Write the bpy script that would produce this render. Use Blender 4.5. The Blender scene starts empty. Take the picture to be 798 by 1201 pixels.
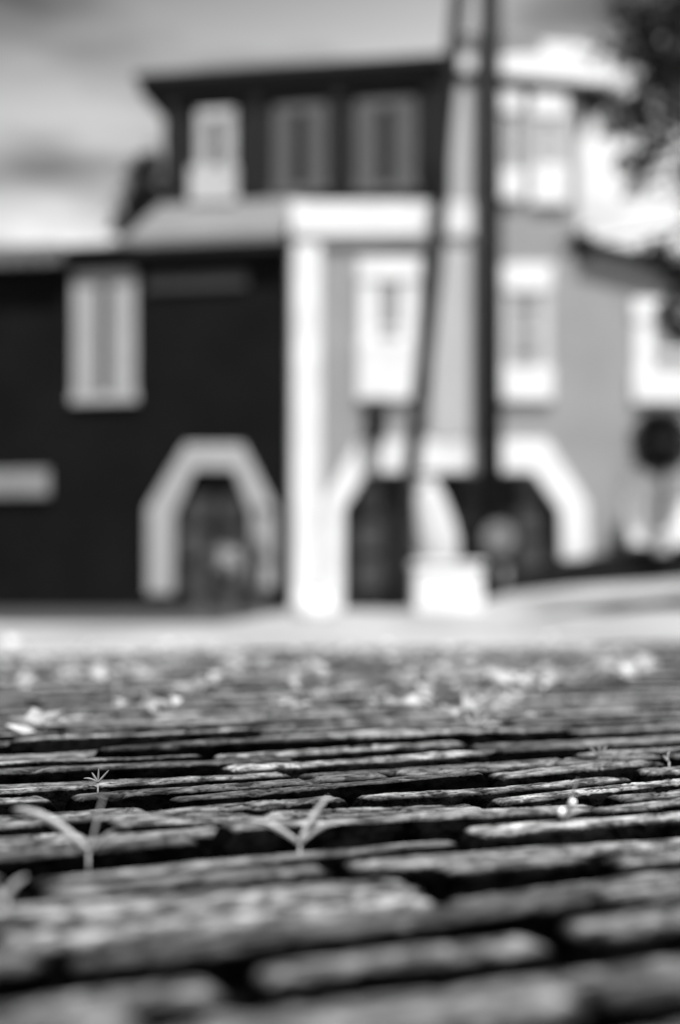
import bpy, bmesh, math, random
import numpy as np
from mathutils import Vector, Matrix, noise as mnoise
R = math.radians
rnd = random.Random(11)
rng = np.random.default_rng(5)
scene = bpy.context.scene
COL = scene.collection

# ------------------------------------------------------------------ camera
F = 1668.0; HZ = 705.0; CX = 399.0; H = 0.15      # focal (photo px), horizon row, centre column, eye height
cam_d = bpy.data.cameras.new('camera'); cam = bpy.data.objects.new('camera', cam_d); COL.objects.link(cam)
cam.location = (0, 0, H); cam.rotation_euler = (R(90), 0, 0)
cam_d.sensor_fit = 'VERTICAL'; cam_d.sensor_height = 36; cam_d.lens = 50
cam_d.shift_y = (HZ - 600.5) / 1201
cam_d.clip_start = 0.02; cam_d.clip_end = 3000
cam_d.dof.use_dof = True; cam_d.dof.focus_distance = 1.17; cam_d.dof.aperture_fstop = 2.25
scene.camera = cam
def P(px, py, d):
    return Vector(((px - CX) * d / F, d, H + (HZ - py) * d / F))
def G(px, py, z=0.0):
    d = (H - z) * F / (py - HZ)
    return Vector(((px - CX) * d / F, d, z))

# ------------------------------------------------------------------ materials
def new_mat(name):
    m = bpy.data.materials.new(name); m.use_nodes = True
    nt = m.node_tree; b = nt.nodes['Principled BSDF']
    return m, nt, b
def g3(v): return (v, v, v, 1)
def mat(name, v, rough=0.7, var=0.15, scale=3.0, bump=0.0, bscale=60.0, spec=0.4, metal=0.0, stretch=None, streak=0.0):
    m, nt, b = new_mat(name); N = nt.nodes; L = nt.links
    tc = N.new('ShaderNodeTexCoord'); mp = N.new('ShaderNodeMapping')
    if stretch: mp.inputs['Scale'].default_value = stretch
    L.new(tc.outputs['Object'], mp.inputs['Vector'])
    no = N.new('ShaderNodeTexNoise'); no.inputs['Scale'].default_value = scale; no.inputs['Detail'].default_value = 7
    no.inputs['Roughness'].default_value = 0.65
    L.new(mp.outputs['Vector'], no.inputs['Vector'])
    rp = N.new('ShaderNodeValToRGB'); L.new(no.outputs['Fac'], rp.inputs['Fac'])
    rp.color_ramp.elements[0].position = 0.3; rp.color_ramp.elements[1].position = 0.72
    rp.color_ramp.elements[0].color = g3(v * (1 - var)); rp.color_ramp.elements[1].color = g3(min(1, v * (1 + var)))
    L.new(rp.outputs['Color'], b.inputs['Base Color'])
    b.inputs['Roughness'].default_value = rough; b.inputs['Specular IOR Level'].default_value = spec
    b.inputs['Metallic'].default_value = metal
    if bump > 0:
        n2 = N.new('ShaderNodeTexNoise'); n2.inputs['Scale'].default_value = bscale; n2.inputs['Detail'].default_value = 6
        L.new(tc.outputs['Object'], n2.inputs['Vector'])
        bp = N.new('ShaderNodeBump'); bp.inputs['Strength'].default_value = bump; bp.inputs['Distance'].default_value = 0.01
        L.new(n2.outputs['Fac'], bp.inputs['Height']); L.new(bp.outputs['Normal'], b.inputs['Normal'])
    return m
M = {}
M['dark_wall'] = mat('dark_render', 0.0055, 0.9, 0.4, 0.8, 0.4, 30, spec=0.08)
M['dark_trim'] = mat('dark_trim', 0.010, 0.7, 0.2, 2, spec=0.2)
M['slate'] = mat('slate', 0.008, 0.75, 0.3, 6, 0.5, 25, spec=0.2)
M['roof_pale'] = mat('pale_metal_roof', 0.15, 0.6, 0.12, 1.5, 0.2, 20)
M['roof_mid'] = mat('grey_tiles', 0.14, 0.8, 0.35, 9, 0.6, 25)
M['frame_grey'] = mat('grey_paint', 0.34, 0.6, 0.1, 4)
M['frame_dull'] = mat('dull_grey_paint', 0.085, 0.65, 0.25, 6)
M['frame_pale'] = mat('pale_dormer_paint', 0.42, 0.65, 0.25, 6)
M['wall_pale'] = mat('pale_stucco', 0.25, 0.85, 0.16, 0.7, 0.3, 40, spec=0.2)
M['strip_pale'] = mat('pale_pilaster', 0.40, 0.8, 0.08, 1.0, spec=0.2)
M['frame_mid'] = mat('weathered_board', 0.20, 0.7, 0.25, 5)
M['highlight_grey'] = mat('dull_highlight', 0.14, 0.5, 0.2, 6)
M['frieze'] = mat('dark_board', 0.030, 0.8, 0.3, 5)
M['white'] = mat('white_paint', 0.66, 0.55, 0.14, 1.6)
M['white_soft'] = mat('aged_white_paint', 0.47, 0.6, 0.08, 2)
M['pane_pale'] = mat('blind_behind_glass', 0.22, 0.25, 0.15, 5, spec=0.5)
M['glass_dark'] = mat('dark_glass', 0.012, 0.12, 0.2, 3, spec=0.5)
M['door'] = mat('dark_door_paint', 0.008, 0.6, 0.3, 3, spec=.15)
M['door_panel'] = mat('grey_door_glass', 0.035, 0.35, 0.4, 5)
M['plinth'] = mat('dark_stone', 0.006, 0.85, 0.3, 4, spec=0.15)
M['concrete'] = mat('sunlit_concrete', 0.31, 0.85, 0.5, 0.9, 0.5, 60, spec=0.25, stretch=(1, .22, 1))
M['paving'] = mat('pale_paving', 0.40, 0.85, 0.2, 1.2, 0.5, 60, spec=0.25)
M['asphalt_and_shade'] = mat('asphalt_and_shade', 0.045, 0.9, 0.25, 2, 0.5, 80, spec=0.2)  # bare ground, and the dark sheet painted in for shade
M['pole'] = mat('tarred_wood', 0.011, 0.85, 0.35, 3, 0.6, 30, stretch=(6, 6, .5), spec=0.15)
M['steel'] = mat('galvanised_steel', 0.05, 0.5, 0.15, 5, metal=0.2)
M['guard'] = mat('pale_plastic', 0.45, 0.5, 0.08, 3)
M['pot'] = mat('clay_pot', 0.10, 0.8, 0.2, 8, 0.3, 50)
M['leaf_dark'] = mat('dark_leaf', 0.015, 0.55, 0.5, 12, spec=0.3)
M['leaf_mid'] = mat('mid_leaf', 0.14, 0.55, 0.4, 12)
M['leaf_pale'] = mat('pale_leaf', 0.6, 0.55, 0.3, 12)
M['bark'] = mat('bark', 0.035, 0.9, 0.4, 10, 0.8, 30, stretch=(3, 3, .6), spec=0.15)
M['petal'] = mat('white_petal', 0.8, 0.6, 0.05, 5)

def leafy(name, v, sc=260):                       # translucent thin plant tissue
    m, nt, b = new_mat(name); N = nt.nodes; L = nt.links
    tc = N.new('ShaderNodeTexCoord'); no = N.new('ShaderNodeTexNoise'); no.inputs['Scale'].default_value = sc; no.inputs['Detail'].default_value = 4
    L.new(tc.outputs['Object'], no.inputs['Vector'])
    rp = N.new('ShaderNodeValToRGB'); L.new(no.outputs['Fac'], rp.inputs['Fac'])
    rp.color_ramp.elements[0].position = .3; rp.color_ramp.elements[1].position = .7
    rp.color_ramp.elements[0].color = g3(v * (.75 if sc > 99 else .2)); rp.color_ramp.elements[1].color = g3(v * 1.15)
    tr = N.new('ShaderNodeBsdfTranslucent'); mx = N.new('ShaderNodeMixShader'); mx.inputs['Fac'].default_value = .45
    L.new(rp.outputs['Color'], b.inputs['Base Color']); L.new(rp.outputs['Color'], tr.inputs['Color'])
    b.inputs['Roughness'].default_value = .45
    L.new(b.outputs['BSDF'], mx.inputs[1]); L.new(tr.outputs['BSDF'], mx.inputs[2])
    L.new(mx.outputs['Shader'], N['Material Output'].inputs['Surface'])
    return m
M['sprout'] = leafy('sprout_tissue', 0.6)
M['sprout_mid'] = leafy('dull_sprout_tissue', 0.34)
M['litter'] = leafy('dry_leaf', 0.85, 34)

def brick_mat():
    m, nt, b = new_mat('worn_paving_brick'); N = nt.nodes; L = nt.links
    tc = N.new('ShaderNodeTexCoord')
    at = N.new('ShaderNodeAttribute'); at.attribute_name = 'wear_shade'  # worn tops and cracks, plus shade painted on the brick sides
    tn = N.new('ShaderNodeAttribute'); tn.attribute_name = 'tone'
    n1 = N.new('ShaderNodeTexNoise'); n1.inputs['Scale'].default_value = 95; n1.inputs['Detail'].default_value = 9; n1.inputs['Roughness'].default_value = .72
    mpb = N.new('ShaderNodeMapping'); mpb.inputs['Rotation'].default_value = (0, 0, -R(27)); L.new(tc.outputs['Object'], mpb.inputs['Vector'])
    mps = N.new('ShaderNodeMapping'); mps.inputs['Scale'].default_value = (.45, 1, 1); L.new(mpb.outputs['Vector'], mps.inputs['Vector'])
    L.new(mps.outputs['Vector'], n1.inputs['Vector'])
    rp = N.new('ShaderNodeValToRGB'); L.new(n1.outputs['Fac'], rp.inputs['Fac'])
    e = rp.color_ramp.elements
    e[0].position = .42; e[0].color = g3(.08); e[1].position = .62; e[1].color = g3(1.5)
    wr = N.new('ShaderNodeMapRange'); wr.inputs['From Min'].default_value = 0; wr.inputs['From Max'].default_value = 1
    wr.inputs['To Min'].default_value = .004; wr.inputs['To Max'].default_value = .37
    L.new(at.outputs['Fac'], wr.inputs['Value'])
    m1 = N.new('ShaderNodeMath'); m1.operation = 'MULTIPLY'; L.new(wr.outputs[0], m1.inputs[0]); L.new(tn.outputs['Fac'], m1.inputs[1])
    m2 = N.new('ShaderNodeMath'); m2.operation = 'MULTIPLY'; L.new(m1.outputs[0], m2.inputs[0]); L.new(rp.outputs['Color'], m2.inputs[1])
    # pits
    vo = N.new('ShaderNodeTexVoronoi'); vo.inputs['Scale'].default_value = 160; L.new(tc.outputs['Object'], vo.inputs['Vector'])
    pr = N.new('ShaderNodeMapRange'); pr.inputs['From Min'].default_value = .08; pr.inputs['From Max'].default_value = .24
    pr.inputs['To Min'].default_value = .25; pr.inputs['To Max'].default_value = 1
    L.new(vo.outputs['Distance'], pr.inputs['Value'])
    m3 = N.new('ShaderNodeMath'); m3.operation = 'MULTIPLY'; L.new(m2.outputs[0], m3.inputs[0]); L.new(pr.outputs[0], m3.inputs[1])
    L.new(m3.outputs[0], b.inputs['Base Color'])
    n2 = N.new('ShaderNodeTexNoise'); n2.inputs['Scale'].default_value = 240; n2.inputs['Detail'].default_value = 8; n2.inputs['Roughness'].default_value = .7
    L.new(tc.outputs['Object'], n2.inputs['Vector'])
    ad = N.new('ShaderNodeMath'); ad.operation = 'ADD'; L.new(n2.outputs['Fac'], ad.inputs[0]); L.new(pr.outputs[0], ad.inputs[1])
    bp = N.new('ShaderNodeBump'); bp.inputs['Strength'].default_value = .9; bp.inputs['Distance'].default_value = .0016
    L.new(ad.outputs[0], bp.inputs['Height']); L.new(bp.outputs['Normal'], b.inputs['Normal'])
    rr = N.new('ShaderNodeMapRange'); rr.inputs['To Min'].default_value = .26; rr.inputs['To Max'].default_value = .58
    L.new(n1.outputs['Fac'], rr.inputs['Value']); L.new(rr.outputs[0], b.inputs['Roughness'])
    sp = N.new('ShaderNodeMath'); sp.operation = 'MULTIPLY'; L.new(at.outputs['Fac'], sp.inputs[0]); sp.inputs[1].default_value = .75; L.new(sp.outputs[0], b.inputs['Specular IOR Level'])
    return m
M['brick'] = brick_mat()
M['soil'] = mat('joint_soil', 0.006, 0.95, 0.5, 60, 0.9, 200, spec=0.0)

# ------------------------------------------------------------------ mesh helpers
class MB:
    def __init__(s): s.v = []; s.f = []
    def add(s, vs, fs):
        o = len(s.v); s.v += [tuple(v) for v in vs]; s.f += [tuple(i + o for i in f) for f in fs]; return s
    def box(s, x0, x1, y0, y1, z0, z1):
        vs = [(x, y, z) for z in (z0, z1) for y in (y0, y1) for x in (x0, x1)]
        return s.add(vs, [(0,2,3,1),(4,5,7,6),(0,1,5,4),(2,6,7,3),(0,4,6,2),(1,3,7,5)])
    def prism(s, poly, y0, y1):           # poly in (x,z), extruded along y
        n = len(poly)
        vs = [(x, y0, z) for x, z in poly] + [(x, y1, z) for x, z in poly]
        fs = [tuple(range(n)), tuple(range(2*n-1, n-1, -1))] + [(i, i+n, (i+1) % n + n, (i+1) % n) for i in range(n)]
        return s.add(vs, fs)
    def band(s, outer, inner, y0, y1):    # open strip between two (x,z) polylines of equal length, extruded
        n = len(outer); vs = []
        for y in (y0, y1):
            vs += [(x, y, z) for x, z in outer] + [(x, y, z) for x, z in inner]
        fs = []
        for i in range(n-1):
            fs += [(i, i+1, n+i+1, n+i), (2*n+i, 3*n+i, 3*n+i+1, 2*n+i+1), (i, 2*n+i, 2*n+i+1, i+1), (n+i, n+i+1, 3*n+i+1, 3*n+i)]
        fs += [(0, n, 3*n, 2*n), (n-1, 3*n-1, 4*n-1, 2*n-1)]
        return s.add(vs, fs)
    def tube(s, pts, rad, seg=12, caps=True):
        pts = [Vector(p) for p in pts]; n = len(pts)
        rad = rad if isinstance(rad, (list, tuple)) else [rad] * n
        rings = []; ref = Vector((0.3, 1, 0.2)).normalized()
        for i, p in enumerate(pts):
            t = (pts[min(i+1, n-1)] - pts[max(i-1, 0)]).normalized()
            a = t.cross(ref)
            if a.length < .05: a = t.cross(Vector((1, 0, 0)))
            a.normalize(); b = t.cross(a)
            rings.append([p + (a * math.cos(2*math.pi*k/seg) + b * math.sin(2*math.pi*k/seg)) * rad[i] for k in range(seg)])
        vs = [v for r in rings for v in r]; fs = []
        for i in range(n-1):
            for k in range(seg):
                k2 = (k+1) % seg
                fs.append((i*seg+k, i*seg+k2, (i+1)*seg+k2, (i+1)*seg+k))
        if caps: fs += [tuple(range(seg-1, -1, -1)), tuple((n-1)*seg+k for k in range(seg))]
        return s.add(vs, fs)
    def lathe(s, prof, c=(0,0,0), seg=24):
        c = Vector(c); vs = []; n = len(prof)
        for r, z in prof:
            vs += [c + Vector((r*math.cos(2*math.pi*k/seg), r*math.sin(2*math.pi*k/seg), z)) for k in range(seg)]
        fs = [(i*seg+k, i*seg+(k+1) % seg, (i+1)*seg+(k+1) % seg, (i+1)*seg+k) for i in range(n-1) for k in range(seg)]
        fs += [tuple(range(seg-1, -1, -1)), tuple((n-1)*seg+k for k in range(seg))]
        return s.add(vs, fs)
    def leaf(s, p, d, up, L, W, curl=.15):
        d = Vector(d).normalized(); sd = d.cross(Vector(up))
        if sd.length < .01: sd = d.cross(Vector((1, .2, 0)))
        sd.normalize(); nrm = sd.cross(d); p = Vector(p)
        vs = [p, p + d*L*.35 + sd*W*.5 + nrm*L*curl, p + d*L, p + d*L*.35 - sd*W*.5 + nrm*L*curl, p + d*L*.5 + nrm*L*curl*.6]
        return s.add(vs, [(0, 1, 4), (1, 2, 4), (2, 3, 4), (3, 0, 4)])
    def build(s, name, m, parent=None, smooth=False, bevel=0, fix=True):
        me = bpy.data.meshes.new(name); me.from_pydata(s.v, [], s.f); me.update()
        if fix:
            bm = bmesh.new(); bm.from_mesh(me); bmesh.ops.recalc_face_normals(bm, faces=bm.faces); bm.to_mesh(me); bm.free()
        if smooth: me.shade_smooth()
        o = bpy.data.objects.new(name, me); COL.objects.link(o); me.materials.append(M[m])
        if parent: o.parent = parent
        if bevel:
            b = o.modifiers.new('bevel', 'BEVEL'); b.width = bevel; b.segments = 2; b.limit_method = 'ANGLE'
        return o
def tag(o, label=None, cat=None, group=None, kind=None):
    if label: o['label'] = label
    if cat: o['category'] = cat
    if group: o['group'] = group
    if kind: o['kind'] = kind
    return o
def empty(name, loc, label, cat, group=None, rz=0):
    o = bpy.data.objects.new(name, None); COL.objects.link(o); o.location = loc; o.rotation_euler = (0, 0, rz)
    o.empty_display_size = .2
    return tag(o, label, cat, group)

# ------------------------------------------------------------------ noise for the bricks
def _hash(ix, iy, iz):
    h = (ix.astype(np.int64) * 374761393 + iy.astype(np.int64) * 668265263 + iz * 2147483647) & 0xffffffff
    h = ((h ^ (h >> 13)) * 1274126177) & 0xffffffff
    h = (h ^ (h >> 16)) & 0xffffffff
    return h.astype(np.float64) / 4294967295.0
def vnoise(x, y, seed=0):
    ix = np.floor(x); iy = np.floor(y); fx = x - ix; fy = y - iy
    fx = fx*fx*(3-2*fx); fy = fy*fy*(3-2*fy)
    a = _hash(ix, iy, seed); b = _hash(ix+1, iy, seed); c = _hash(ix, iy+1, seed); d = _hash(ix+1, iy+1, seed)
    return (a*(1-fx)+b*fx)*(1-fy) + (c*(1-fx)+d*fx)*fy
def fbm(x, y, seed=0, oct=4, gain=.55):
    s = np.zeros_like(x); a = 1; t = 0
    for o in range(oct):
        s += a * vnoise(x * 2**o + 17.3*o, y * 2**o - 9.1*o, seed + o*31); t += a; a *= gain
    return s / t - .5

# ------------------------------------------------------------------ brick street
TH = R(27); PITCH = .051; LEN = .30
ex = (math.cos(TH), math.sin(TH)); nx = (-math.sin(TH), math.cos(TH))
def to_row(X, Y): return X*ex[0] + Y*ex[1], X*nx[0] + Y*nx[1]
joints_px = [(190,931),(278,964),(388,1003),(446,901),(557,926),(786,894),(652,881),(545,1052),(515,1024),(22,1036),(172,1032),(-12,1106),(655,1088),(178,1176),(395,868),(100,882),(690,945),(62,1078),(700,1000),(300,1150)]
forced = {}
for px, py in joints_px:
    g = G(px, py); a, r = to_row(g.x, g.y); forced.setdefault(int(math.floor(r / PITCH)), []).append(a)
EDGE = 4.02 / 1.0                                     # distance of the street's far edge along the row normal
row0 = int(math.floor(-0.55 / PITCH)); row1 = int(EDGE / PITCH)
V = []; Fq = []; WEAR_SHADE = []; TONE = []; off = 0
def profile(half, r, du, depth):
    flat = half - r
    n1 = max(2, int(round(2*flat/du))); s = list(np.linspace(-flat, flat, n1+1)); dr = [0]*(n1+1)
    na = max(3, int(round(r*1.57/du)))
    up = [(flat + r*math.sin(a), r*(1-math.cos(a))) for a in np.linspace(0, math.pi/2, na+1)[1:]]
    up.append((half + .001, r + .4*(depth-r))); up.append((half + .0015, depth))
    x = [-u[0] for u in up[::-1]] + s + [u[0] for u in up]
    z = [u[1] for u in up[::-1]] + dr + [u[1] for u in up]
    return np.array(x), np.array(z)
def cloud_z(X, Y):                                    # slow unevenness of the whole street
    return .004*math.sin(X*2.1+.6)*math.cos(Y*1.7) + .003*math.sin(Y*5.1+X*1.3)
for row in range(row0, row1):
    rc = (row + .5) * PITCH
    # row runs along ex; limit X to a wedge round the view
    ycen = rc / nx[1]
    amin = -3.4 - .6*max(0, ycen); amax = 3.4 + 1.1*max(0, ycen)
    fj = sorted(forced.get(row, []))
    js = []
    start = (fj[0] if fj else (LEN * ((row % 2) * .5 + rnd.uniform(-.14, .14)) + .03))
    a = start; back = []
    while a > amin: a -= LEN * rnd.uniform(.93, 1.05); back.append(a)
    js = back[::-1] + [start]; a = start; k = 1
    while a < amax:
        a += LEN * rnd.uniform(.93, 1.05)
        while k < len(fj) and fj[k] < a + .09:
            if fj[k] > js[-1] + .07: a = fj[k]
            k += 1
        js.append(a)
    for j0, j1 in zip(js[:-1], js[1:]):
        ac = (j0 + j1) / 2
        X = ac*ex[0] + rc*nx[0]; Y = ac*ex[1] + rc*nx[1]
        if Y < .12 or Y > 7.2: continue
        vis = abs(X) < .26*Y + .14
        if not vis and abs(X) > .6*Y + 2.4: continue
        if vis and .8 < Y < 1.75: du = .0022
        elif vis and Y < .8: du = .0042
        elif vis and Y < 2.6: du = .0045
        elif abs(X) > .4*Y + .7: du = .020
        else: du = .011
        gap = rnd.uniform(.012, .020); gl = rnd.uniform(.007, .013)
        
        W = (PITCH - gap)/2; Lh = (j1 - j0 - gl)/2
        r = rnd.uniform(.007, .011)
        u, zu = profile(Lh, r*1.3, du*1.3, .04); v, zv = profile(W, min(r, W*.7), du, .04)
        U, Vv = np.meshgrid(u, v, indexing='ij'); ZU, ZV = np.meshgrid(zu, zv, indexing='ij')
        drop = np.minimum(np.hypot(ZU, ZV), .04)
        # rounded plan corners
        cu = np.clip(np.abs(U)/Lh, 0, 1); cv = np.clip(np.abs(Vv)/W, 0, 1)
        sh = 1 - .10*(cu**14)*(cv**3)
        sd = rnd.randrange(100000)
        wl = rnd.uniform(.0012, .0032)
        V2 = Vv*sh + wl*2*fbm(U*11, Vv*0+sd*.1, sd, 3)
        U2 = U*(1 - .03*(cv**3)*(cu**6)) + .004*fbm(Vv*40, U*0+3, sd+5, 3)*np.sign(U)*cu**4
        big = fbm(U*8, Vv*24, sd+11, 3)
        mid = fbm(U*48, Vv*130, sd+23, 4, .62)
        crk = np.abs(fbm(U*45, Vv*150, sd+51, 4, .6))
        ridged = np.clip(.055 - crk, 0, .055) / .055
        z = -drop + .0038*big + .0016*mid - .0013*ridged**2
        chip = np.clip(fbm(U*28, Vv*50, sd+77, 3) - .16, 0, .3)
        z -= chip*.018
        tiltu = rnd.gauss(0, .012); tiltv = rnd.gauss(0, .035)
        z += tiltu*U2 + tiltv*V2 + rnd.gauss(0, .0027) + cloud_z(X, Y)
        if rnd.random() < .07: z -= rnd.uniform(.003, .008)
        yaw = rnd.gauss(0, .010)
        A = ac + U2*math.cos(yaw) - V2*math.sin(yaw); B = rc + U2*math.sin(yaw) + V2*math.cos(yaw)
        XX = A*ex[0] + B*nx[0]; YY = A*ex[1] + B*nx[1]
        V.append(np.stack([XX, YY, z], -1).reshape(-1, 3))
        w = np.clip(1.05 - drop/.0020, 0, 1) * np.clip(.85 + 1.5*mid + .9*big - 1.0*ridged**2 - chip*4, .02, 1)  # real wear, cracks and chips; sides blackened to paint in their shade
        WEAR_SHADE.append(w.reshape(-1)); TONE.append(np.full(w.size, rnd.uniform(.30, 1.30)))
        nu, nv = len(u), len(v)
        I = (np.arange(nu-1)[:, None]*nv + np.arange(nv-1)[None, :]).reshape(-1) + off
        Fq.append(np.stack([I, I+nv, I+nv+1, I+1], -1)); off += nu*nv
V = np.concatenate(V); Fq = np.concatenate(Fq); WEAR_SHADE = np.concatenate(WEAR_SHADE); TONE = np.concatenate(TONE)
me = bpy.data.meshes.new('brick_street')
me.vertices.add(len(V)); me.vertices.foreach_set('co', V.astype(np.float32).reshape(-1))
me.loops.add(Fq.size); me.loops.foreach_set('vertex_index', Fq.astype(np.int32).reshape(-1))
me.polygons.add(len(Fq)); me.polygons.foreach_set('loop_start', (np.arange(len(Fq))*4).astype(np.int32))
me.update(calc_edges=True)
for nm, arr in (('wear_shade', WEAR_SHADE), ('tone', TONE)):
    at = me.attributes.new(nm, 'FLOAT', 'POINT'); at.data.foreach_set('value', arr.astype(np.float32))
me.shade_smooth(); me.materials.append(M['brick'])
street = bpy.data.objects.new('brick_street', me); COL.objects.link(street); tag(street, kind='structure')
print('brick verts', len(V))

# soil in the joints: an uneven dark sheet under the bricks
n = 160; xs = np.linspace(-7, 7, n); ys = np.linspace(-.6, 8.6, n)
m = MB()
A = [(x, y, -.022 + .012*mnoise.noise(Vector((x*6, y*6, 0))) + .004*mnoise.noise(Vector((x*40, y*40, 3)))) for x in xs for y in ys]
m.add(A, [(i*n+j, (i+1)*n+j, (i+1)*n+j+1, i*n+j+1) for i in range(n-1) for j in range(n-1)])
tag(m.build('joint_soil', 'soil', smooth=True), kind='structure')

# pale concrete pavement beyond the bricks, its near edge parallel to the brick rows; rises to the right near the houses
def gz(x, y):
    t = min(1, max(0, (y - 9)/14)); t = t*t*(3-2*t)
    r_ = max(0, x - 2.4)
    return t * (.30*min(1, r_/.7) + .07*max(0, r_-.3)) if r_ > 0 else 0
m = MB(); nu, nv = 60, 70
vs = []
for i in range(nu+1):
    for j in range(nv+1):
        s_ = j/nv
        a_ = -30 + 60*i/nu
        e_x = a_; e_y = (EDGE + .01 + a_*math.sin(TH)) / math.cos(TH) * 1.0
        e_y = (EDGE + .01)/nx[1] + a_*math.tan(TH)
        e_y = min(max(e_y, .6), 12)
        y = e_y + (27.5 - e_y)*s_**1.5
        vs.append((a_, y, -.003 + gz(a_, y)))
m.add(vs, [(i*(nv+1)+j, (i+1)*(nv+1)+j, (i+1)*(nv+1)+j+1, i*(nv+1)+j+1) for i in range(nu) for j in range(nv)])
tag(m.build('pavement', 'concrete', smooth=True), kind='structure')
m = MB(); m.add([(-900, -300, -.03), (900, -300, -.03), (900, 1500, -.03), (-900, 1500, -.03)], [(0, 1, 2, 3)])
tag(m.build('ground', 'asphalt_and_shade'), kind='structure')

m = MB(); m.add([(-30, 9.5, .002), (-.8, 9.5, .002), (-.8, 26.2, .002), (-30, 31.4, .002)], [(0, 1, 2, 3)])  # shade at the dark house's foot, painted as a dark sheet
tag(m.build('pavement_shade', 'asphalt_and_shade'), kind='structure')
# dead leaf litter on the far half of the brick street: pale curled scraps nobody could count
m = MB()
def scrap(x, y, s_):
    z = .004 + rnd.uniform(0, .012)
    a_ = rnd.uniform(0, 6.28); m.leaf((x, y, z), (math.cos(a_), math.sin(a_), rnd.uniform(-.05, .45)), (rnd.uniform(-.5, .5), rnd.uniform(-.5, .5), 1), s_, s_*rnd.uniform(.4, .8), rnd.uniform(-.1, .35))
patches = [(540, 800, 90, 14, 46), (640, 798, 60, 10, 26), (710, 790, 50, 10, 24), (440, 826, 12, 3, 8), (545, 832, 60, 10, 14), (175, 786, 20, 6, 9), (130, 790, 25, 8, 10), (230, 805, 22, 6, 8), (90, 795, 50, 10, 10),
           (345, 790, 60, 8, 14), (45, 856, 30, 4, 7), (165, 835, 30, 6, 7), (350, 832, 20, 4, 6), (600, 770, 250, 8, 30), (100, 770, 130, 6, 26), (380, 815, 30, 5, 7), (10, 805, 15, 6, 5), (290, 780, 50, 6, 12), (700, 765, 80, 4, 18), (420, 775, 60, 6, 16), (200, 764, 120, 3, 22), (50, 780, 50, 8, 14)]
for px, py, sx, sy, k in patches:
    for _ in range(int(k*1.6)):
        g = G(max(-40, min(840, rnd.gauss(px, sx*.6))), max(758, rnd.gauss(py, sy*.6)), .006)
        scrap(g.x, g.y, min(.07, rnd.lognormvariate(-3.6, .5)) * (g.y/2.6)**.5)
tag(m.build('leaf_litter', 'litter', fix=False), 'pale dry leaf scraps scattered over the far part of the brick street', 'leaf litter', kind='stuff')

# ------------------------------------------------------------------ dark house (left), turned 10 degrees away
D0 = 26.0; X0 = (339 - CX)*D0/F; YAW = R(-10)
dh = empty('dark_house', (X0, D0, 0), 'dark rendered house with pale arched doorway and dark attic storey on the left', 'house', rz=YAW)
c10, s10 = math.cos(YAW), math.sin(YAW)
def U_(px, py, back=0.0):                 # photo pixel -> (local x, local z) on the plane 'back' metres behind the front
    # world = (X0 + u c - back*s , D0 + u s + back*c)
    k = (px - CX)/F
    u = (k*(D0 + back*c10) - (X0 - back*s10)) / (c10 - k*s10)
    return u, H + (HZ - py)*(D0 + u*s10 + back*c10)/F
def rect(px0, px1, py0, py1, back=0.0):   # bounding in local units
    xm = (px0+px1)/2; ym = (py0+py1)/2
    return U_(px0, ym, back)[0], U_(px1, ym, back)[0], U_(xm, py1, back)[1], U_(xm, py0, back)[1]
uL = -9.5; zE = U_(250, 288)[1]
arch_in = [U_(208, 716), U_(205, 602), U_(229, 551), U_(275, 551), U_(295, 602), U_(291, 716)]
arch_in[0] = (arch_in[1][0], -.05); arch_in[5] = (arch_in[4][0], -.05)
# front wall with the doorway cut out
m = MB()
ax0, ax1 = arch_in[0][0], arch_in[5][0]
m.prism([(uL, -.1), (ax0, -.1), (ax0, zE), (uL, zE)], 0, .35)
m.prism([(ax1, -.1), (-.02, -.1), (-.02, zE), (ax1, zE)], 0, .35)
m.prism(arch_in[1:-1] + [(ax1, zE), (ax0, zE)], 0, .35)
m.box(uL, -.02, .36, 9, -.1, zE - .02)
m.v = [v for v in m.v]
wall = m.build('wall', 'dark_wall', dh)
# the block behind must leave the recess: door leaf sits in it
# arched surround
def offs(poly, dx, dz): return [(x+dx, z+dz) for x, z in poly]
out = [U_(173, 697), U_(173, 596), U_(218, 521), U_(285, 521), U_(323, 596), U_(323, 690)]
inn = [(arch_in[0][0]-.02, out[0][1]), arch_in[1], arch_in[2], arch_in[3], arch_in[4], (arch_in[5][0]+.02, out[5][1])]
m = MB(); m.band(out, inn, -.04, .02); m.build('door_surround', 'frame_grey', dh, bevel=.02)
m = MB(); m.box(ax0+.01, ax1-.01, .2, .26, 0, arch_in[2][1]+.01)
door = m.build('door', 'door', dh)
m = MB()
for i in range(2):
    for j in range(3):
        w_ = (ax1-ax0)/2
        m.box(ax0+.1+i*w_, ax0+w_-.06+i*w_, .17, .205, .25+j*.68, .78+j*.68)
m.build('door_panel', 'door_panel', door)
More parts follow.
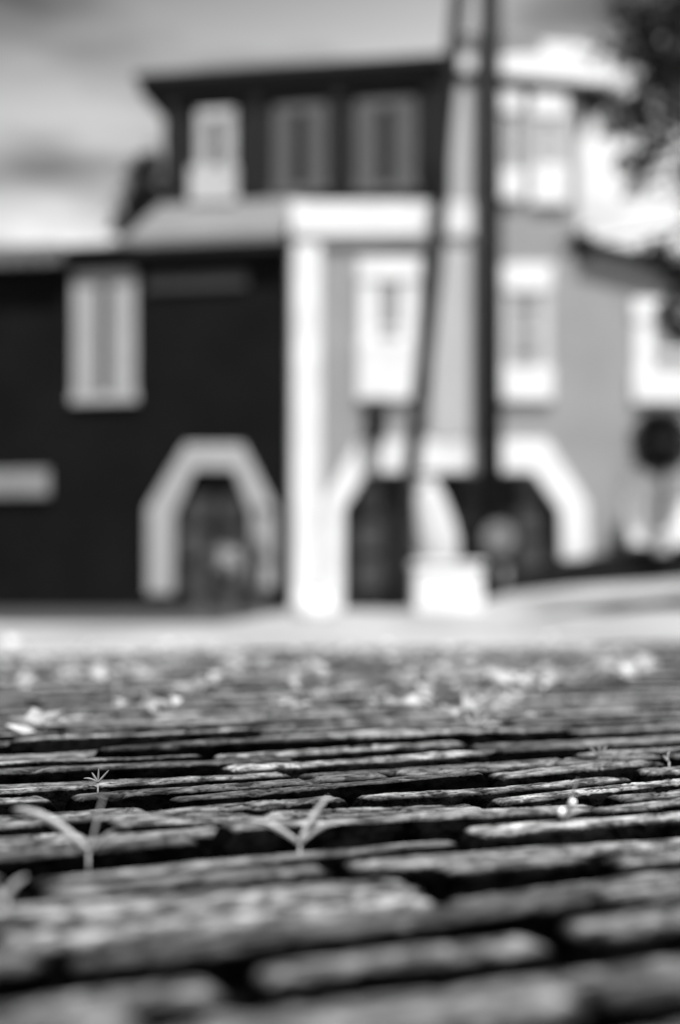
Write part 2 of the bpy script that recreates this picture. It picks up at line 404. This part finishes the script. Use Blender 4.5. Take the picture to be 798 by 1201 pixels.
# windows
def shutters(px0, px1, py0, py1, mt, par, back=0.0, slit=.14, pale_top=True, glass='glass_dark', pane=None):
    x0, x1, z0, z1 = rect(px0, px1, py0, py1, back)
    w_ = x1-x0; h_ = z1-z0; y = back
    m = MB(); m.box(x0+w_*.08, x1-w_*.08, y-.02, y+.0, z0+h_*.02, z1-h_*.03)
    win = m.build('window', glass, par)
    m = MB()
    m.box(x0, x0+w_*.12, y-.066, y-.025, z0, z1); m.box(x1-w_*.12, x1, y-.066, y-.025, z0, z1)
    m.box(x0+w_*.125, x1-w_*.125, y-.066, y-.025, z1-h_*.10, z1); m.box(x0-.04, x1+.04, y-.09, y-.022, z0-.06, z0+h_*.05)
    m.build('window_frame', mt, win, bevel=.01)
    xa = x0+w_*.125; xb = x1-w_*.125; xc = (xa+xb)/2; hw = (xb-xa)*slit/2*2
    for a_, b_ in ((xa, xc-hw/2), (xc+hw/2, xb)):
        m = MB(); m.box(a_+.01, b_-.01, y-.06, y-.025, z0+h_*.06, z1-h_*.11)
        k = int((z1-z0)/.09)
        for q in range(k):
            zz = z0+h_*.08 + q*(h_*.80)/k
            m.add([(a_+.03, y-.062, zz), (b_-.03, y-.062, zz), (b_-.03, y-.072, zz+.035), (a_+.03, y-.072, zz+.035), (a_+.03, y-.061, zz+.05), (b_-.03, y-.061, zz+.05)], [(0,1,2,3), (3,2,5,4)])
        m.build('shutter', mt, win)
    return win
shutters(87, 160, 319, 469, 'frame_grey', dh, 0.0, .22)
x0, x1, z0, z1 = rect(-60, 59, 552, 583)
m = MB(); m.box(x0, x1, -.10, .0-.002, z0, z1); m.build('name_board', 'frame_mid', dh, bevel=.02)
x0, x1, z0, z1 = rect(172, 290, 318, 340)
m = MB(); m.box(x0, x1, -.06, -.002, z0, z1); m.build('frieze_board', 'frieze', dh, bevel=.01)['label'] = 'dull grey board under the eave'
# eave, gutter and roofs of the lower storeys
m = MB(); xa = U_(88, 300)[0]
zt = U_(200, 283)[1]
m.box(uL, .0, -.28, .1, zE-.16, zE+.02); m.build('eave', 'dark_trim', dh)
xg0 = uL; m = MB()
m.add([(uL, -.32, zE+.03), (U_(165, 300)[0], -.32, zE+.03), (U_(165, 300)[0], .9, zE+.18), (uL, .9, zE+.18), (uL, 8, zE+.0), (U_(165, 300)[0], 8, zE+.0)], [(0,1,2,3), (3,2,5,4)])
m.build('tile_roof', 'roof_mid', dh)
# tiled strip below the eave on the left
m = MB(); x0, x1, z0, z1 = rect(-160, 82, 296, 318)
for i in range(48):
    a_ = x0 + (x1-x0)*i/48; m.box(a_, a_+(x1-x0)/48-.03, -.36, -.30, z0+.03*math.sin(i*1.7), z1)
m.build('eave_tiles', 'roof_mid', dh)
BK = 1.5
zf = U_(250, 236, BK)[1]                 # foot of the attic storey
m = MB(); xl = U_(150, 280)[0]; xl2 = U_(188, 240, BK)[0]
ztop0 = U_(250, 280)[1]
m.add([(xl, -.30, ztop0), (-.0, -.30, ztop0), (-.0, BK, zf), (xl2, BK, zf), (xl, -.30, ztop0-.14), (0, -.30, ztop0-.14), (xl-.2, BK+1.5, zf-.35)], [(0,1,2,3), (0,4,5,1), (0,3,6)])
m.build('skirt_roof', 'roof_pale', dh)
# attic storey
ux0 = U_(192, 180, BK)[0]; ux1 = U_(528, 180, BK)[0]; zA = U_(350, 100, BK)[1]
m = MB(); m.box(ux0, ux1, BK, 8.5, zE-.1, zA); m.build('attic_wall', 'slate', dh)
m = MB()
m.box(ux0-.42, ux1, BK-.22, 8.8, zA-.02, zA+.20); m.box(ux0-.25, ux1, BK-.14, 8.6, zA-.16, zA-.022)
m.box(ux0-.5, ux1, BK-.30, 8.9, zA+.202, zA+.32)
m.build('attic_eave', 'dark_trim', dh)
for px in (206, 301, 398, 507):
    m = MB(); u_, _ = U_(px, 180, BK); m.box(u_-.13, u_+.13, BK-.12, BK-.002, zf+.02, zA-.17); m.build('attic_pilaster', 'dark_trim', dh)
w = shutters(232, 276, 129, 236, 'frame_pale', dh, BK, .36)
x0, x1, z0, z1 = rect(230, 278, 200, 238, BK)
m = MB(); m.box(x0-.05, x1+.05, BK-.3, BK-.14, z0-.05, z1); m.build('window_box', 'frame_pale', w)
shutters(322, 383, 123, 225, 'frame_dull', dh, BK, .36)
shutters(418, 488, 117, 223, 'frame_dull', dh, BK, .34)

# ------------------------------------------------------------------ pale house (centre and right)
FX = D0/F
def Q(px, py): return ((px - CX)*FX, H + (HZ - py)*FX)
ph = empty('pale_house', (0, D0, 0), 'pale stucco house with white cornices and a wide white arched gateway', 'house')
xR = Q(1010, 0)[0]
ai = [Q(403, 720), Q(403, 597), Q(430, 554), Q(626, 554), Q(657, 599), Q(657, 720)]
xa, xb = ai[0][0], ai[5][0]
zc = Q(0, 288)[1]                         # underside of the middle cornice
xs3 = Q(528, 0)[0]; xe3 = Q(680, 0)[0]
m = MB(); zlow = -.15
m.prism([(Q(341, 0)[0], zlow), (xa, zlow), (xa, zc+.6), (Q(341, 0)[0], zc+.6)], .0, .45)
m.prism(ai[1:-1] + [(xb, zc+.6), (xa, zc+.6)], 0, .45)
z_r0 = Q(0, 290)[1]; z_r1 = z_r0 - (xR - xe3)*.24
m.prism([(xb, zlow), (xR, zlow), (xR, z_r1), (xe3, z_r0), (xe3, z_r0+.02), (xb, z_r0+.02)], 0, .45)
m.box(Q(341, 0)[0]+.02, xR-.02, .46, 1.2, zlow, 3.0)
m.box(Q(341, 0)[0]+.02, xe3, 1.21, 8, zlow, zc+.55)
wall = m.build('wall', 'wall_pale', ph)
# top storey
zl = Q(0, 92)[1]; zr_ = Q(0, 112)[1]
m = MB(); m.prism([(xs3, zc+.1), (xe3, zc+.1), (xe3, zr_), (xs3, zl)], .02, 7); m.build('upper_wall', 'wall_pale', ph)
# raked white top cornice, sloping down to the right
def raked(px0, px1, pyt0, pyb0, pyt1, pyb1, y0, y1):
    a, b = Q(px0, pyt0), Q(px1, pyt1); c_, d_ = Q(px0, pyb0), Q(px1, pyb1)
    return MB().prism([c_, d_, b, a], y0, y1)
raked(530, 712, 42, 86, 60, 104, -.20, 7.2).build('top_cornice', 'white', ph, bevel=.02)
raked(533, 703, 86.5, 96, 104.5, 114, -.10, 7.1).build('cornice_shadow', 'dark_trim', ph)  # shadow line under the cornice, painted as a dark band
# roof edge of the lower wing at the right
m = MB(); m.prism([(xe3, z_r0), (xR+.2, z_r1-.05), (xR+.2, z_r1+.07), (xe3, z_r0+.12)], -.28, 6); m.build('wing_roof', 'dark_trim', ph)
m = MB(); x0, z1 = Q(345, 239); x1, z0 = Q(566, 286)
m.box(x0-.05, x1, -.16, .0-.002, z0+.12, z1); m.box(x0-.05, x1-.04, -.10, -.002, z0, z0+.117)
m.box(x0-.1, x1-.02, .0, .5, z0+.62, z1)
m.build('middle_cornice', 'white', ph, bevel=.02)
m = MB(); x0, z1 = Q(344, 287); x1, _ = Q(376, 0); m.box(x0, x1, -.09, -.002, -.1, z1-.003); m.build('corner_pilaster', 'white', ph, bevel=.02)
m = MB(); x1b, _ = Q(389, 0); m.box(x0-.02, x1b+.02, -.30, -.095, -.1, Q(0, 700)[1]); m.build('pilaster_base', 'white', ph, bevel=.03)
m = MB(); x0, z1 = Q(507, 288); x1, z0 = Q(560, 516); m.box(x0, x1, -.07, -.002, z0+.02, z1-.02)
x0, z1 = Q(529, 93); x1, z0 = Q(561, 236); m.box(x0, x1, -.07, .018, z0+.02, z1-.02); m.build('pilaster_strip', 'strip_pale', ph)
# arched gateway surround
out = [Q(381, 716), Q(381, 588), Q(420, 516), Q(642, 516), Q(690, 592), Q(690, 656)]
inn = [(ai[0][0]-.02, out[0][1]), ai[1], ai[2], ai[3], ai[4], (ai[5][0]+.02, out[5][1])]
m = MB(); m.band(out, inn, -.05, .02); m.build('gateway_surround', 'white', ph, bevel=.02)
# four door leaves in the gateway, with glazed panels
nleaf = 4; wl_ = (xb-xa)/nleaf
for i in range(nleaf):
    a_ = xa + i*wl_ + .01; b_ = a_ + wl_ - .02; zt = ai[2][1]+.02
    m = MB(); m.box(a_, b_, .28, .34, -.05, zt)
    d_ = m.build('gateway_door', 'door', ph)
    for j in range(3):
        z0 = .35 + j*.72 + (.3 if i > 1 else 0)
        m = MB(); m.box(a_+.26, b_-.26, .25, .285, z0, z0+.6); m.build('door_pane', 'door_panel', d_)
m = MB(); c_ = Q(590, 674); m.box(c_[0]-.12, c_[0]+.12, .20, .245, c_[1]-.16, c_[1]+.16); m.build('letter_plate', 'frame_grey', ph)
# sash windows
def sash(px0, px1, py0, py1, frame='white', lint=.2, sill=.2, half=1.0, y=0.0, pane='pane_pale', side=.22):
    x0, z1 = Q(px0, py0); x1, z0 = Q(px1, py1); w_ = x1-x0; h_ = z1-z0
    m = MB(); m.box(x0+w_*side*.8, x1-w_*side*.8, y-.03, y-.002, z0+h_*.03, z1-h_*.03); win = m.build('window', pane, ph)
    m = MB(); m.box(x0, x0+w_*side, y-.055, y-.032, z0, z1); m.box(x1-w_*side, x1, y-.055, y-.032, z0, z1)
    m.box(x0+w_*side+.002, x1-w_*side-.002, y-.05, y-.033, z0+h_*.5-.03, z0+h_*.5+.03)
    m.box((x0+x1)/2-.02, (x0+x1)/2+.02, y-.045, y-.034, z0+h_*.05, z1-h_*.05)
    m.build('window_frame', frame, win)
    m = MB(); m.box(x0-.03, x1+.03, y-.085, y-.057, z1-h_*lint, z1+.02); m.box(x0+w_*side, x1-w_*side, y-.057, y-.04, z1-h_*lint, z1); m.build('lintel', 'white', win, bevel=.01)
    m = MB(); m.box(x0-.04, x1+.04, y-.11, y-.058, z0-.02, z0+h_*sill); m.box(x0+w_*side, x1-w_*side, y-.058, y-.04, z0, z0+h_*sill); m.build('sill', 'white', win, bevel=.01)
    return win
sash(422, 491, 305, 468, lint=.15, sill=.42, side=.3)
sash(587, 645, 311, 469, frame='white_soft', lint=.2, sill=.24, side=.2)
sash(744, 830, 353, 471, lint=.2, sill=.3, side=.25)
sash(587, 610, 110, 234, frame='frame_pale', lint=.18, sill=.28, y=.0, side=.2)
sash(625, 663, 112, 240, frame='white_soft', lint=.2, sill=.35, y=.0, side=.3)
# lantern on a bracket above the gateway
c_ = Q(440, 500); m = MB()
m.lathe([(r_*1.7, z_*1.5) for r_, z_ in [(.02, .30), (.05, .27), (.13, .2), (.15, .16), (.13, .15), (.11, -.12), (.07, -.2), (.02, -.25)]], (c_[0], -.32, c_[1]), 8)
lt = m.build('wall_lantern', 'dark_trim', ph)
m = MB(); m.tube([(c_[0], -.32, c_[1]+.42), (c_[0], -.15, c_[1]+.5), (c_[0], 0, c_[1]+.2)], .02, 8); m.build('bracket', 'dark_trim', lt)
# dark stepped stone base of the right wing
m = MB()
p = [Q(560, 712), Q(640, 706), Q(1000, 690), Q(1000, 626), Q(800, 640), Q(693, 652), Q(656, 660), Q(600, 676)]
m.prism(p, -.75, -.23); m.build('stone_base', 'plinth', ph)

# low white garden wall with a taller pier
gw = empty('garden_wall', P(765, 700, 25.2), 'low white wall with a taller rounded pier at the foot of the pale house', 'wall')
o0 = gw.location
def Q2(px, py, d=25.2): q = P(px, py, d); return q.x - o0.x, q.z - o0.z
m = MB(); a = Q2(732, 640); b = Q2(764, 548); w_ = b[0]-a[0]
m.prism([(a[0]+.1, a[1]), (b[0], a[1]), (b[0], b[1]+.1), (b[0]-w_*.3, b[1]), (a[0]+w_*.25, b[1]+.02), (a[0], b[1]-.25), (a[0]-.02, (a[1]+b[1])/2)], -.15, .25)
m.build('pier', 'white', gw, bevel=.03)
m = MB(); a = Q2(764, 640); b = Q2(960, 588); m.box(a[0]+.003, b[0], -.1, .2, a[1], b[1]); m.build('wall_panel', 'white', gw, bevel=.02)

# clipped ball topiary
tp = empty('topiary_tree', P(777, 648, 24.9), 'dark clipped ball topiary on a thin stem before the white garden wall', 'topiary')
def loc(px, py, d, o): return P(px, py, d) - o.location
m = MB(); m.tube([loc(777, 648, 24.9, tp), loc(778, 580, 24.9, tp), loc(776, 530, 24.9, tp)], [.07, .06, .05], 10); m.build('stem', 'bark', tp, smooth=True)
m = MB(); cc = loc(775, 519, 24.9, tp)
for _ in range(5200):
    d_ = Vector((rnd.gauss(0,1), rnd.gauss(0,1), rnd.gauss(0,1))).normalized()
    rr_ = .48*rnd.uniform(.55, 1.12)
    m.leaf(cc + d_*rr_, d_ + Vector((rnd.uniform(-.8,.8), rnd.uniform(-.8,.8), rnd.uniform(-.8,.8))), (0,0,1), .09, .05)
m.build('crown', 'leaf_dark', tp, fix=False)
m = MB(); m.lathe([(.13, 0), (.19, .3), (.21, .32), (.2, .36), (.17, .34)], loc(777, 648, 24.9, tp)); m.build('planter', 'white_soft', tp)

# ------------------------------------------------------------------ poles
bp_ = P(575, 694, 25.5)
up = empty('utility_pole', bp_, 'dark upright utility pole rising past the roof before the pale house', 'pole')
m = MB(); m.tube([(0, 0, -.3), (0, 0, 5), (0, 0, 11.6)], [.215, .21, .19], 20); m.build('shaft', 'pole', up, smooth=True)
q_ = P(586, 630, 25.2) - bp_; m = MB(); m.tube([(q_.x, -.25, q_.z), (q_.x, -.225, q_.z)], .29, 32); rp_ = m.build('highlight_disc', 'highlight_grey', up)  # grey disc added in place of a blurred round highlight
m = MB(); m.tube([(q_.x, -.262, q_.z), (q_.x, -.252, q_.z)], .10, 24); m.build('highlight_centre', 'frame_dull', rp_)
m = MB(); m.box(-1.1, 1.1, -.28, -.17, 11.0, 11.12); m.build('crossarm', 'pole', up)
for x in (-.95, -.4, .4, .95):
    m = MB(); m.lathe([(.02, 0), (.05, .03), (.03, .08), (.05, .1), (.02, .15)], (x, -.225, 11.12), 12); m.build('insulator', 'steel', up, smooth=True)
# leaning stay pole with pale guard
b0 = P(460, 716, 24.6)
b0.z = 0.0
lp = empty('leaning_pole', b0, 'slim dark leaning pole, left of the thick upright pole', 'pole')
tp_ = P(543, -40, 25.3)
def along(t):
    q = P(np.interp(t, [0, .27, .555, .75, 1.05], [460, 488, 512, 523, 546]), 716 - 756*t, 24.6 + .7*t); return q - b0
m = MB(); m.tube([(0, 0, -.1)] + [along(t) for t in np.linspace(.06, 1.02, 16)], [.15]*9 + [.14]*8, 14); m.build('shaft', 'pole', lp, smooth=True)
m = MB(); m.tube([along(.30), along(.315)], .175, 16); m.build('band', 'steel', lp, smooth=True)

# white block with a pale bin on it
gb = P(524, 724, 17.5); gb.z = -.003
wb = empty('stone_block', gb, 'square white block standing before the gateway with a pale sack on top', 'block')
s17 = 17.5/F
m = MB(); m.box(-39*s17, 39*s17, -.35, .35, 0, 54*s17); m.build('block', 'white', wb, bevel=.03)
m = MB(); m.box(-42*s17, 42*s17, -.38, .38, 54*s17+.002, 60*s17); m.build('cap', 'white', wb, bevel=.02)
sk = empty('sack', (gb.x - 11*s17, gb.y, gb.z + 60*s17 + .002), 'pale upright slumped sack standing on the white block', 'sack')
m = MB(); seg = 28; prof = [(.20, 0), (.25, .07), (.26, .28), (.23, .52), (.18, .76), (.13, .92), (.10, .97), (.14, 1.02)]
m.lathe(prof, (0, 0, 0), seg)
m.v = [(x*(1+.10*math.sin(3*math.atan2(y, x)+z*4)) - .16*max(0, z-.2), y*.8*(1+.06*math.sin(7*math.atan2(y, x)+z*3)), z*1.02) for x, y, z in m.v]
m.build('bag', 'white_soft', sk, smooth=True)
m = MB(); m.tube([(-.05+.2*0 + .12*math.cos(t_) - .13, .10*math.sin(t_), .99) for t_ in np.linspace(0, 6.28, 16)], .02, 6); m.build('tie', 'frame_grey', sk)

# white painted stone at the foot of the corner pilaster
st_ = empty('painted_stone', Vector((P(369, 0, 12).x, 12, -.003)), 'rounded white painted stone on the pavement at the foot of the corner pilaster', 'stone')
m = MB(); m.lathe([(.16, -.01), (.185, .05), (.18, .12), (.14, .19), (.08, .225), (.01, .235)], (0, 0, 0), 28)
m.v = [(x*(1+.05*math.sin(3*math.atan2(y, x)+z*9)), y*(1+.07*math.cos(2*math.atan2(y, x))), z) for x, y, z in m.v]
m.build('boulder', 'white', st_, smooth=True)
m = MB(); m.tube([(0, 0, .2), (.0, 0, .262)], [.03, .026], 12); m.build('fixing_pin', 'steel', st_, smooth=True)
# dark kerb stone wedge at the far right
m = MB(); xs = np.linspace(2.75, 8.0, 12); top_ = []; bot_ = []
vs = []
for k, x in enumerate(xs):
    y = 14.2 + .12*(x-2.75); z = gz(x, y); h_ = min(.13, .02 + .12*k/3)
    vs += [(x, y, z-.05), (x, y, z+h_), (x, y+.25, z+h_), (x, y+.25, z-.05)]
n_ = len(xs)
m.add(vs, [(k*4+q, k*4+4+q, k*4+4+(q+1) % 4, k*4+(q+1) % 4) for k in range(n_-1) for q in range(4)] + [(0, 1, 2, 3), (n_*4-4, n_*4-3, n_*4-2, n_*4-1)])
tag(m.build('kerb_stone', 'plinth'), 'dark tapering kerb stone on the rising pavement at the far right', 'kerb')

# ------------------------------------------------------------------ plants by the dark doorway
def bush(name, label, px, py, d, rad, hgt, mt, n_, leaf=.07, group='potted plants by the dark doorway', pot=True):
    o = empty(name, Vector((P(px, py, d).x, d, 0)), label, 'potted plant', group)
    ph_ = .3 if pot else 0
    m = MB(); m.lathe([(.13, 0), (.18, .26), (.2, .27), (.2, .31), (.17, .31), (.16, .27)], (0, 0, 0)); m.build('pot', 'pot', o)
    m = MB()
    for _ in range(9):
        a_ = rnd.uniform(0, 6.28); r_ = rnd.uniform(.2, .8)*rad
        m.tube([(0, 0, .25), (r_*.4*math.cos(a_), r_*.4*math.sin(a_), .3+hgt*.4), (r_*math.cos(a_), r_*math.sin(a_), .3+hgt*rnd.uniform(.6, .95))], [.012, .009, .004], 5)
    m.build('stem', 'bark', o)
    m = MB()
    cl = [(rnd.uniform(-1, 1)*rad*.7, rnd.uniform(-1, 1)*rad*.7, .3 + hgt*rnd.uniform(.25, .95)) for _ in range(9)]
    for _ in range(n_):
        c_ = Vector(rnd.choice(cl)); d_ = Vector((rnd.gauss(0,1), rnd.gauss(0,1), rnd.gauss(0,1)))
        m.leaf(c_ + d_*rad*.2, d_.normalized() + Vector((0, 0, .5)), (0,0,1), leaf*rnd.uniform(.6, 1.3), leaf*.5)
    m.build('foliage', mt, o, fix=False)
    return o
bush('potted_plant', 'pale flowering plant in the pot before the dark doorway, right of its middle', 268, 716, 25.2, .30, .75, 'leaf_pale', 420)
bush('potted_plant', 'mid grey leafy plant in the pot at the left side of the dark doorway', 236, 716, 25.4, .30, 1.15, 'leaf_mid', 420)
bush('potted_plant', 'dark leafy plant in the pot against the right leg of the pale door surround', 304, 716, 25.3, .26, 1.55, 'leaf_dark', 420)

# ------------------------------------------------------------------ trees
def limb(m, pts, r0, r1, seg=8):
    n_ = len(pts); m.tube(pts, [r0 + (r1-r0)*i/(n_-1) for i in range(n_)], seg)
def clump(m, c_, r_, n_, leaf):
    for _ in range(n_):
        d_ = Vector((rnd.gauss(0,1), rnd.gauss(0,1), rnd.gauss(0,1))); 
        p_ = Vector(c_) + d_*r_*.42
        e_ = Vector((rnd.uniform(-1,1), rnd.uniform(-1,1), rnd.uniform(-.9,.5)))
        m.leaf(p_, e_, (rnd.uniform(-1,1), rnd.uniform(-1,1), 1), leaf*rnd.uniform(.6,1.25), leaf*.5)
TD = 12.5; tb = Vector((P(960, 0, TD).x, TD, 0))
tr = empty('street_tree', tb, 'dark leafy tree overhanging the top right corner of the view', 'tree')
mt_ = MB(); mc = MB(); sc_ = TD/F
top = Vector((.1, 0, 4.2)); limb(mt_, [(0, 0, -.1), (.03, .02, 1.4), (-.03, 0, 2.8), top], .2, .12, 12)
cl = [(770, 30, 36, 1), (735, 8, 30, .5), (795, 75, 40, 1), (745, 130, 26, 1), (712, 125, 20, .55), (790, 140, 34, 1), (765, 175, 26, .8), (735, 190, 18, .4), (805, 0, 50, 1), (830, 60, 60, 1), (700, 55, 18, .25), (683, 287, 13, 1.6), (778, 95, 30, 1), (760, 60, 24, .8),
      (770, 300, 20, 1), (795, 320, 22, 1), (785, 365, 18, 1), (800, 390, 18, 1), (815, 350, 30, 1), (745, 195, 14, .4), (820, 200, 40, 1), (850, 280, 50, 1), (860, 130, 60, 1), (900, 30, 70, 1), (900, -60, 80, 1), (820, -70, 60, 1), (960, -30, 80, 1), (1010, 60, 80, 1), (950, 130, 70, 1), (1060, -20, 80, 1), (1080, 150, 70, 1), (1000, 200, 60, 1), (930, 240, 50, 1), (1000, -140, 90, 1), (900, -150, 80, 1), (757, 100, 16, .4), (705, 112, 14, .5), (722, 150, 16, .7), (735, 60, 20, .6), (748, 215, 14, .5)]
for px, py, rr_, dens in cl:
    d_ = TD + rnd.uniform(-.8, .8)*(1 if px > 820 else .4)
    c_ = P(px, py, d_) - tb; r_ = rr_*sc_
    clump(mc, c_, r_, int(dens*rr_*7.0), .11)
    s_ = top + Vector((rnd.uniform(-.1,.1), rnd.uniform(-.1,.1), rnd.uniform(-1.0,.6)))
    mid_ = s_.lerp(c_, .5) + Vector((0, 0, .25))
    limb(mt_, [s_, mid_, c_], .035, .008, 6)
mt_.build('trunk', 'bark', tr, smooth=True); mc.build('crown', 'leaf_dark', tr, fix=False)
# limb reaching along the wing roof
# small tree behind the dark house
tb = Vector((P(158, 0, 33).x, 33, 0)); t2 = empty('back_tree', tb, 'small loose tree showing beside the attic wall behind the dark house', 'tree')
m = MB(); limb(m, [(0,0,-.1), (.1,0,4), (0,0,8.2)], .16, .05, 10)
mc = MB()
for px, py, rr_, dens in ((170, 215, 26, 1), (160, 240, 24, 1), (150, 262, 24, 1), (176, 190, 16, .8), (188, 240, 20, 1), (160, 195, 10, .4), (165, 290, 30, 1), (150, 320, 30, 1)):
    c_ = P(px, py, 33) - tb; clump(mc, c_, rr_*33/F, int(rr_*18*dens), .17)
    limb(m, [(0.05, 0, rnd.uniform(4.5, 6.5)), (c_.x*.5, .1, (c_.z+6)/2), c_], .04, .01, 6)
m.build('trunk', 'bark', t2, smooth=True); mc.build('crown', 'leaf_dark', t2, fix=False)

# ------------------------------------------------------------------ weeds between the bricks
def blade(m, p0, p1, w, bend, thick=.0006, n_=10, tip=.15):
    p0 = Vector(p0); p1 = Vector(p1); mid_ = (p0+p1)/2 + Vector(bend)
    pts = []
    for i in range(n_+1):
        t = i/n_; pts.append(p0*(1-t)**2 + mid_*2*t*(1-t) + p1*t*t)
    vs = []; fs = []
    for i, p in enumerate(pts):
        t = i/n_; ww = w*(math.sin(math.pi*min(1, .18+t*.80))**.6)*(1 if t < .9 else (1-t)/.1*(1-tip)+tip)
        tg = (pts[min(i+1, n_)] - pts[max(i-1, 0)]).normalized(); sd = tg.cross(Vector((0, 1, .15))).normalized(); nn = sd.cross(tg)
        vs += [p + sd*ww/2, p + nn*thick + nn*ww*.12, p - sd*ww/2, p - nn*thick]
    for i in range(n_):
        for k in range(4):
            k2 = (k+1) % 4; fs.append((i*4+k, i*4+k2, (i+1)*4+k2, (i+1)*4+k))
    fs += [(0,1,2,3), (n_*4+3, n_*4+2, n_*4+1, n_*4)]
    m.add(vs, fs)
def weed(label, basepx, basepy, blades, mt='sprout', name='weed'):
    g = G(basepx, basepy, 0.0); g.z = -.005
    o = empty(name, g, label, 'weed', 'weeds growing between the bricks')
    d = g.y; s_ = d/F
    st = MB(); st.tube([(0, 0, -.010), (0, 0, .005)], [.0009, .0007], 8); st.build('stem', mt, o, smooth=True)
    for (bx, by, tx, ty, w, bdx, bdz, dep) in blades:
        m = MB()
        p0 = P(bx, by, d) - g; p1 = P(tx, ty, d + dep) - g
        blade(m, p0, p1, .8*w*s_, (bdx*s_, 0, bdz*s_)); m.build('leaf', mt, o, smooth=True)
    return o
weed('long pale drooping blade with a thin upright one, left of the view', 104, 1000, [(104, 999, 14, 949, 13, -2, 26, .01), (106, 999, 124, 928, 4, -2, 4, 0), (108, 998, 136, 975, 6, 4, 10, -.01)])
weed('pale three-bladed sprout at the end of the brick left of centre', 352, 990, [(350, 988, 292, 962, 9, -6, 14, 0), (352, 988, 386, 934, 9, -4, 6, .01), (354, 988, 398, 966, 6, 4, 14, .0)])
weed('tiny pale fan-shaped seedling upper left of the view', 115, 919, [(115, 918, 108, 906, 4, 0, 0, 0), (115, 918, 128, 903, 3, 0, 0, 0), (115, 918, 98, 913, 3, 0, 4, 0), (115, 918, 116, 901, 3, 0, 0, 0)], 'sprout_mid')
weed('small tuft of short dark spikes on the brick right of centre', 704, 886, [(703, 886, 692, 877, 4, 0, 0, 0), (704, 886, 702, 872, 4, 0, 0, 0), (705, 886, 712, 875, 5, 0, 0, 0), (706, 886, 718, 883, 4, 0, 2, 0)], 'sprout_mid')
weed('blurred pale stalk rising above the leaf litter right of centre', 556, 856, [(556, 853, 562, 812, 7, 3, 0, 0), (556, 853, 545, 835, 6, -2, 0, 0), (557, 853, 572, 838, 6, 2, 0, 0)])
weed('curled pale stub at the left edge near the bottom', 8, 1056, [(6, 1056, 32, 1028, 9, -4, 8, 0), (6, 1056, -4, 1040, 8, -4, 4, 0)])
weed('short pale spike by the right edge of the view', 785, 893, [(784, 893, 786, 882, 3, -3, 4, 0), (784, 893, 778, 886, 3, -1, 1, 0)])
w8 = weed('low sprout with two round white buds right of centre', 662, 962, [(660, 960, 678, 912, 5, 3, 2, 0), (660, 960, 640, 946, 5, -2, 6, 0), (662, 960, 694, 950, 5, 2, 6, 0)], 'sprout_mid')
for px, py, r_ in ((659, 952, .0030), (672, 941, .0026)):
    q = P(px, py, w8.location.y - .01) - w8.location; m = MB()
    m.lathe([(r_*math.sin(a_)+1e-5, -r_*math.cos(a_)) for a_ in np.linspace(.05, 3.09, 9)], q, 14); m.build('bud', 'petal', w8, smooth=True)

# ------------------------------------------------------------------ light
sun_v = Vector((.10, -.42, .90)).normalized()
sd = bpy.data.lights.new('sun', 'SUN'); sd.energy = 4.6; sd.angle = R(.55); sd.color = (1, 1, 1)
so = bpy.data.objects.new('sun', sd); COL.objects.link(so); so.rotation_euler = sun_v.to_track_quat('Z', 'Y').to_euler(); so.location = sun_v*50
w = bpy.data.worlds.new('World'); scene.world = w; w.use_nodes = True
nt = w.node_tree; N = nt.nodes; L = nt.links; bg = N['Background']
sky = N.new('ShaderNodeTexSky'); sky.sky_type = 'NISHITA'; sky.sun_disc = False
sky.sun_elevation = math.asin(sun_v.z); sky.sun_rotation = math.atan2(sun_v.x, sun_v.y)
bw = N.new('ShaderNodeRGBToBW'); L.new(sky.outputs['Color'], bw.inputs['Color'])
tc = N.new('ShaderNodeTexCoord'); mp = N.new('ShaderNodeMapping'); mp.inputs['Scale'].default_value = (2.6, 2.6, 9.5); mp.inputs['Rotation'].default_value = (0, R(-6), 0)
mp.inputs['Location'].default_value = (.35, 0, .2)
L.new(tc.outputs['Generated'], mp.inputs['Vector'])
no = N.new('ShaderNodeTexNoise'); no.inputs['Scale'].default_value = 1.5; no.inputs['Detail'].default_value = 5; no.inputs['Roughness'].default_value = .5
L.new(mp.outputs['Vector'], no.inputs['Vector'])
rp = N.new('ShaderNodeValToRGB'); rp.color_ramp.elements[0].position = .40; rp.color_ramp.elements[0].color = g3(.45)
rp.color_ramp.elements[1].position = .62; rp.color_ramp.elements[1].color = g3(1.65); L.new(no.outputs['Fac'], rp.inputs['Fac'])
mu = N.new('ShaderNodeMath'); mu.operation = 'MULTIPLY'; L.new(bw.outputs['Val'], mu.inputs[0]); L.new(rp.outputs['Color'], mu.inputs[1])
sx = N.new('ShaderNodeSeparateXYZ'); L.new(tc.outputs['Generated'], sx.inputs[0])
ma = N.new('ShaderNodeMath'); ma.operation = 'MULTIPLY_ADD'; L.new(sx.outputs['X'], ma.inputs[0]); ma.inputs[1].default_value = -.25; L.new(sx.outputs['Z'], ma.inputs[2])
mr = N.new('ShaderNodeMapRange'); mr.inputs['From Min'].default_value = .20; mr.inputs['From Max'].default_value = .48; mr.inputs['To Min'].default_value = 1.75; mr.inputs['To Max'].default_value = .24
L.new(ma.outputs[0], mr.inputs['Value'])
m5 = N.new('ShaderNodeMath'); m5.operation = 'MULTIPLY'; L.new(mu.outputs[0], m5.inputs[0]); L.new(mr.outputs[0], m5.inputs[1])
L.new(m5.outputs[0], bg.inputs['Color']); bg.inputs['Strength'].default_value = .10

# ------------------------------------------------------------------ view
vs_ = scene.view_settings
vs_.view_transform = 'Standard'; vs_.look = 'None'; vs_.exposure = 0.8; vs_.gamma = 1; vs_.use_curve_mapping = False
scene.render.engine = 'CYCLES'
scene.cycles.use_denoising = True
